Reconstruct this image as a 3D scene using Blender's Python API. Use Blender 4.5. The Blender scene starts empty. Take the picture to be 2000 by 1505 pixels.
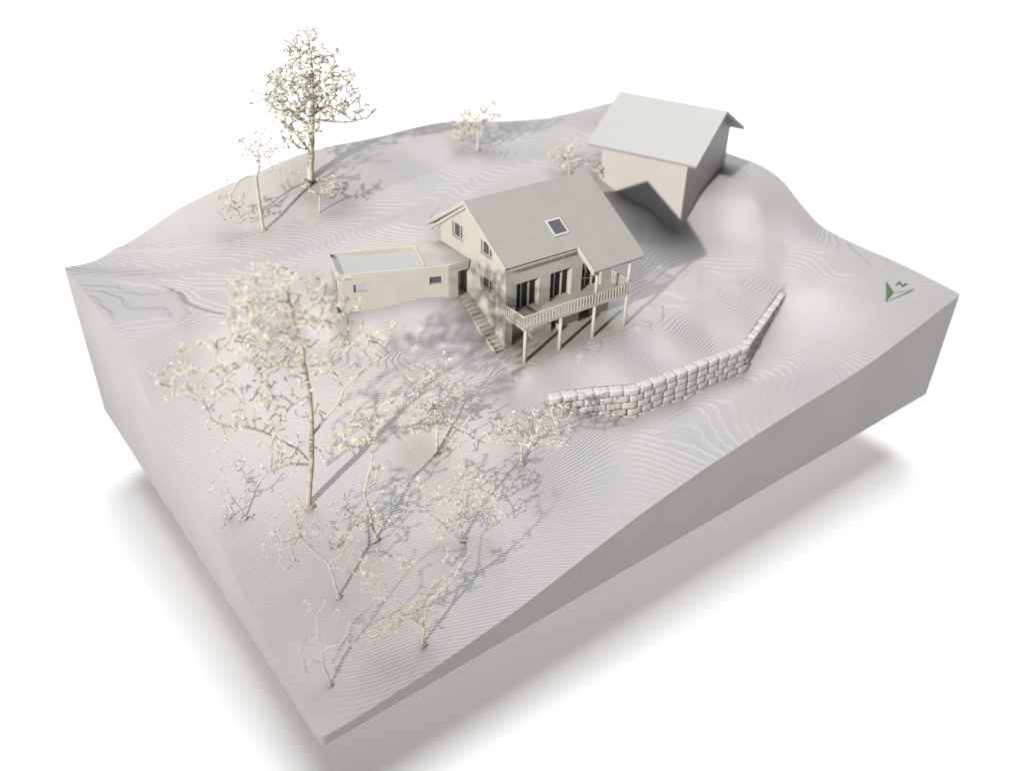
# Scale model of a hillside plot (3D printed relief, house, garage, barn, dry twig trees). 1 unit = 1 cm of the model.
import bpy, bmesh, math, random
import numpy as np
from mathutils import Vector, Matrix
SC = bpy.context.scene
COL = SC.collection

# ------------------------------------------------------------------ camera
cam = bpy.data.objects.new('camera', bpy.data.cameras.new('camera')); COL.objects.link(cam)
CR = (0.79674168, -0.60388788, 0.02285015); CU = (0.32207097, 0.45631199, 0.82948759); CF = (0.5113443, 0.65352796, -0.55805753)
m = Matrix(((CR[0], CU[0], -CF[0]), (CR[1], CU[1], -CF[1]), (CR[2], CU[2], -CF[2])))
cam.matrix_world = Matrix.Translation((-7.1093, -19.8642, 29.7859)) @ m.to_4x4()
cam.data.sensor_width = 36; cam.data.lens = 1754.38 / 2000 * 36
cam.data.clip_start = 1; cam.data.clip_end = 3000
cam.data.dof.use_dof = True; cam.data.dof.focus_distance = 40.5; cam.data.dof.aperture_fstop = 0.07
SC.camera = cam

# ------------------------------------------------------------------ light
world = bpy.data.worlds.new('World'); SC.world = world; world.use_nodes = True
bg = world.node_tree.nodes['Background']; bg.inputs[0].default_value = (1, 1, 1, 1); bg.inputs[1].default_value = 0.15
SC.view_settings.view_transform = 'Standard'; SC.view_settings.look = 'None'
SC.view_settings.exposure = 0; SC.view_settings.gamma = 1

def aim(o, direction):
    o.rotation_euler = Vector(direction).to_track_quat('-Z', 'Y').to_euler()
# the low key light: crisp shadows travelling to azimuth 20.5 degrees, 21 degrees down
TR = Vector((0.8745, 0.3270, -0.3584)).normalized()
el = math.radians(21); azr = math.radians(20.5)
axu = Vector((math.cos(azr) * math.sin(el), math.sin(azr) * math.sin(el), math.cos(el)))
axl = Vector((-math.sin(azr), math.cos(azr), 0))
tgt = axl * 9.2 + axu * 23.65          # centre of the beam, seen along the light from the front corner
kd = bpy.data.lights.new('key_lamp', 'SPOT'); key = bpy.data.objects.new('key_lamp', kd); COL.objects.link(key)
DK = 900
key.location = tgt - TR * DK; aim(key, TR)
kd.energy = 4 * math.pi ** 2 * 2.15 * DK * DK; kd.color = (1, 0.94, 0.87); kd.shadow_soft_size = DK * math.tan(math.radians(0.7))
kd.spot_size = 2 * math.atan(25.6 / DK); kd.spot_blend = 0.03
# wide soft overhead fill, added to whiten the table and throw a drop shadow
ad = bpy.data.lights.new('overhead_fill', 'AREA'); soft = bpy.data.objects.new('overhead_fill', ad); COL.objects.link(soft)
ad.shape = 'DISK'; ad.size = 400; soft.location = (90, 112, 500); ad.energy = 3.85e6; aim(soft, Vector((20, 13, 0)) - soft.location); ad.color = (0.965, 0.982, 1.0)

# ------------------------------------------------------------------ materials
def mat(name, col, rough=.6, layer=0, layer_amt=1, grain=0, gscale=20, stripe=None, tint=None, spec=.35, slope_fade=False):
    mt = bpy.data.materials.new(name); mt.use_nodes = True; nt = mt.node_tree; N = nt.nodes; K = nt.links
    b = N['Principled BSDF']; b.inputs['Base Color'].default_value = (*col, 1); b.inputs['Roughness'].default_value = rough
    b.inputs['Specular IOR Level'].default_value = spec
    tc = N.new('ShaderNodeTexCoord')
    def M(op, a, c=None, d=None):
        n = N.new('ShaderNodeMath'); n.operation = op
        for i, v in enumerate((a, c, d)):
            if v is None: continue
            if isinstance(v, (int, float)): n.inputs[i].default_value = v
            else: K.new(v, n.inputs[i])
        return n.outputs[0]
    h = None
    if layer:
        s = N.new('ShaderNodeSeparateXYZ'); K.new(tc.outputs['Object'], s.inputs[0])
        wn = N.new('ShaderNodeTexNoise'); wn.inputs['Scale'].default_value = 1.3; wn.inputs['Detail'].default_value = 4; K.new(tc.outputs['Object'], wn.inputs['Vector'])
        z = M('ADD', s.outputs[2], M('MULTIPLY', M('SUBTRACT', wn.outputs[0], .5), layer * .7))
        fr = M('FRACT', M('DIVIDE', z, layer))
        mr = N.new('ShaderNodeMapRange'); mr.interpolation_type = 'SMOOTHSTEP'; K.new(fr, mr.inputs[0]); mr.inputs[1].default_value = .66; mr.inputs[2].default_value = 1
        h = M('MULTIPLY', M('SUBTRACT', mr.outputs[0], fr), layer * layer_amt)
        if slope_fade:
            ge = N.new('ShaderNodeNewGeometry'); sn_ = N.new('ShaderNodeSeparateXYZ'); K.new(ge.outputs['Normal'], sn_.inputs[0])
            sl = N.new('ShaderNodeMapRange'); sl.interpolation_type = 'SMOOTHSTEP'; K.new(sn_.outputs[2], sl.inputs[0])
            sl.inputs[1].default_value = .84; sl.inputs[2].default_value = .985; sl.inputs[3].default_value = .5; sl.inputs[4].default_value = 1.1
            h = M('MULTIPLY', h, sl.outputs[0])
    if grain:
        g = N.new('ShaderNodeTexNoise'); g.inputs['Scale'].default_value = gscale; g.inputs['Detail'].default_value = 6; g.inputs['Roughness'].default_value = .65
        K.new(tc.outputs['Object'], g.inputs['Vector'])
        gg = M('MULTIPLY', M('SUBTRACT', g.outputs[0], .5), grain)
        h = gg if h is None else M('ADD', h, gg)
    if stripe:
        direction, period, amt = stripe
        v = N.new('ShaderNodeVectorMath'); v.operation = 'DOT_PRODUCT'; K.new(tc.outputs['Object'], v.inputs[0]); v.inputs[1].default_value = direction
        sn = M('MULTIPLY', M('SINE', M('MULTIPLY', v.outputs['Value'], 2 * math.pi / period)), amt)
        h = sn if h is None else M('ADD', h, sn)
    if h is not None:
        bp = N.new('ShaderNodeBump'); bp.inputs['Distance'].default_value = 1; bp.inputs['Strength'].default_value = 1
        K.new(h, bp.inputs['Height']); K.new(bp.outputs[0], b.inputs['Normal'])
    if tint:
        c2, sc_, lo, hi = tint
        n2 = N.new('ShaderNodeTexNoise'); n2.inputs['Scale'].default_value = sc_; n2.inputs['Detail'].default_value = 5; K.new(tc.outputs['Object'], n2.inputs['Vector'])
        r = N.new('ShaderNodeMapRange'); K.new(n2.outputs[0], r.inputs[0]); r.inputs[1].default_value = lo; r.inputs[2].default_value = hi
        mx = N.new('ShaderNodeMix'); mx.data_type = 'RGBA'; K.new(r.outputs[0], mx.inputs[0]); mx.inputs[6].default_value = (*col, 1); mx.inputs[7].default_value = (*c2, 1)
        K.new(mx.outputs[2], b.inputs['Base Color'])
    return mt
MT = dict(
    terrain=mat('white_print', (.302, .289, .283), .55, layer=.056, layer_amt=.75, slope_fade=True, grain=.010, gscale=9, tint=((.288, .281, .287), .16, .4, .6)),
    side=mat('white_print_side_shaded', (.268, .257, .252), .5, layer=.05, layer_amt=.10, grain=.006, gscale=12, tint=((.250, .240, .234), .25, .4, .62)),  # same print as the top, darkened to put side shade into the colour
    house=mat('cream_print', (.362, .357, .325), .5, layer=.09, layer_amt=.10, grain=.004, gscale=25, tint=((.338, .332, .303), .8, .35, .65)),
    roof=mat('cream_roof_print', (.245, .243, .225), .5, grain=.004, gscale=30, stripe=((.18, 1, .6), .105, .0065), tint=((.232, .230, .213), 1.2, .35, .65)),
    flat=mat('grey_flat_roof', (.292, .294, .290), .5, grain=.004, gscale=20, stripe=((.3, 1, 0), .12, .003)),
    patio=mat('patio_print', (.27, .27, .252), .5, grain=.008, gscale=8, stripe=((.3, 1, 0), .11, .003), tint=((.31, .31, .29), .7, .4, .6)),
    barn_roof_dimmed=mat('barn_roof_print_dimmed', (.245, .244, .243), .5, layer=.06, layer_amt=.05, grain=.004, gscale=10),  # barn print darkened in colour to offset the light the roof catches
    barn=mat('barn_print', (.325, .312, .303), .5, layer=.06, layer_amt=.05, grain=.004, gscale=10),
    stone=mat('stone_print', (.395, .38, .372), .6, grain=.05, gscale=5, tint=((.37, .357, .353), .9, .35, .65)),
    twig=mat('dry_twig', (.41, .39, .325), .75, grain=.02, gscale=25, tint=((.33, .30, .23), 2.2, .52, .75)),
    bud=mat('dry_bud', (.50, .495, .43), .8, grain=.02, gscale=30, tint=((.40, .37, .29), 3, .5, .75)),
    trunk=mat('dry_stem', (.37, .34, .27), .8, grain=.03, gscale=12, tint=((.20, .155, .115), 1.6, .45, .68)),
    stem=mat('pale_stem', (.42, .405, .34), .8, grain=.03, gscale=12, tint=((.32, .29, .235), 1.4, .5, .72)),
    glue=mat('glue_foot', (.33, .305, .285), .5, grain=.05, gscale=8, tint=((.29, .22, .19), 3, .5, .7)),
    glass=mat('dark_film', (.05, .056, .07), .35, spec=.5),
    dark=mat('dark_opening', (.012, .012, .014), .5),
    palepane=mat('pale_pane', (.30, .315, .34), .4),
    green=mat('green_ink', (.045, .105, .035), .6),
    greenpale=mat('green_ink_thin', (.13, .20, .12), .6),
    table=mat('white_table', (.95, .95, .95), .9, spec=.0),
    added_plinth=mat('added_plinth_dark', (.085, .085, .088), .9, spec=.1),  # dark so that stray light under the terrain reads as shadow
)
def mesh_obj(name, bm, material, parent=None, smooth=False, **pr):
    me = bpy.data.meshes.new(name); bmesh.ops.recalc_face_normals(bm, faces=bm.faces[:]); bm.to_mesh(me); bm.free()
    return link(name, me, material, parent, smooth, **pr)
def link(name, me, material, parent=None, smooth=False, **pr):
    o = bpy.data.objects.new(name, me); COL.objects.link(o)
    for mm in (material if isinstance(material, (list, tuple)) else [material]):
        if len(me.materials) < 9 and mm and mm.name not in [x.name for x in me.materials if x]: me.materials.append(mm)
    if smooth: me.polygons.foreach_set('use_smooth', [True] * len(me.polygons))
    if parent: o.parent = parent
    for k, v in pr.items(): o[k] = v
    return o
def thing(name, label, cat, loc=(0, 0, 0), rz=0, group=None):
    o = bpy.data.objects.new(name, None); COL.objects.link(o); o.location = loc; o.rotation_euler = (0, 0, rz); o.empty_display_size = .5
    o['label'] = label; o['category'] = cat
    if group: o['group'] = group
    return o
def box(bm, x0, x1, y0, y1, z0, z1, bev=0):
    vs = [bm.verts.new((x, y, z)) for x in (x0, x1) for y in (y0, y1) for z in (z0, z1)]
    F = [bm.faces.new([vs[i] for i in f]) for f in ((0, 1, 3, 2), (4, 6, 7, 5), (0, 4, 5, 1), (2, 3, 7, 6), (0, 2, 6, 4), (1, 5, 7, 3))]
    if bev:
        es = list({e for f in F for e in f.edges}); bmesh.ops.bevel(bm, geom=es, offset=bev, segments=2, affect='EDGES', profile=.5)
def prism(bm, pts, d, bev=0):
    """closed polygon pts extruded by the vector d"""
    a = [bm.verts.new(p) for p in pts]; b = [bm.verts.new(Vector(p) + Vector(d)) for p in pts]; n = len(pts)
    F = [bm.faces.new(a), bm.faces.new(b[::-1])] + [bm.faces.new((a[i], b[i], b[(i + 1) % n], a[(i + 1) % n])) for i in range(n)]
    if bev:
        es = list({e for f in F for e in f.edges}); bmesh.ops.bevel(bm, geom=es, offset=bev, segments=2, affect='EDGES', profile=.5)
def panel(bm, org, ux, outline, holes, thick):
    """wall in the vertical plane through org along ux; outline and holes in (s, z); thick is a vector into the wall"""
    tmp = bmesh.new(); org = Vector(org); ux = Vector(ux); es = []
    for loop in [outline] + holes:
        vs = [tmp.verts.new(org + ux * s + Vector((0, 0, z))) for s, z in loop]
        for i in range(len(vs)): es.append(tmp.edges.new((vs[i], vs[(i + 1) % len(vs)])))
    bmesh.ops.triangle_fill(tmp, edges=es, use_beauty=True)
    ext = bmesh.ops.extrude_face_region(tmp, geom=tmp.faces[:])
    bmesh.ops.translate(tmp, verts=[v for v in ext['geom'] if isinstance(v, bmesh.types.BMVert)], vec=Vector(thick))
    bmesh.ops.recalc_face_normals(tmp, faces=tmp.faces[:])
    me = bpy.data.meshes.new('t'); tmp.to_mesh(me); tmp.free(); bm.from_mesh(me); bpy.data.meshes.remove(me)
def rect(s0, s1, z0, z1): return [(s0, z0), (s1, z0), (s1, z1), (s0, z1)]
def tube(bm, pts, rad, n=8):
    prev = None
    for i, (p, r_) in enumerate(zip(pts, rad)):
        p = Vector(p); d = (Vector(pts[min(i + 1, len(pts) - 1)]) - Vector(pts[max(i - 1, 0)])).normalized()
        a = d.orthogonal().normalized() if prev is None else (prev[1] - d * prev[1].dot(d)).normalized(); b = d.cross(a)
        ring = [bm.verts.new(p + (a * math.cos(2 * math.pi * k / n) + b * math.sin(2 * math.pi * k / n)) * r_) for k in range(n)]
        if prev:
            for k in range(n): bm.faces.new((prev[0][k], prev[0][(k + 1) % n], ring[(k + 1) % n], ring[k]))
        else: bm.faces.new(ring[::-1])
        prev = (ring, a)
    bm.faces.new(prev[0])

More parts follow.
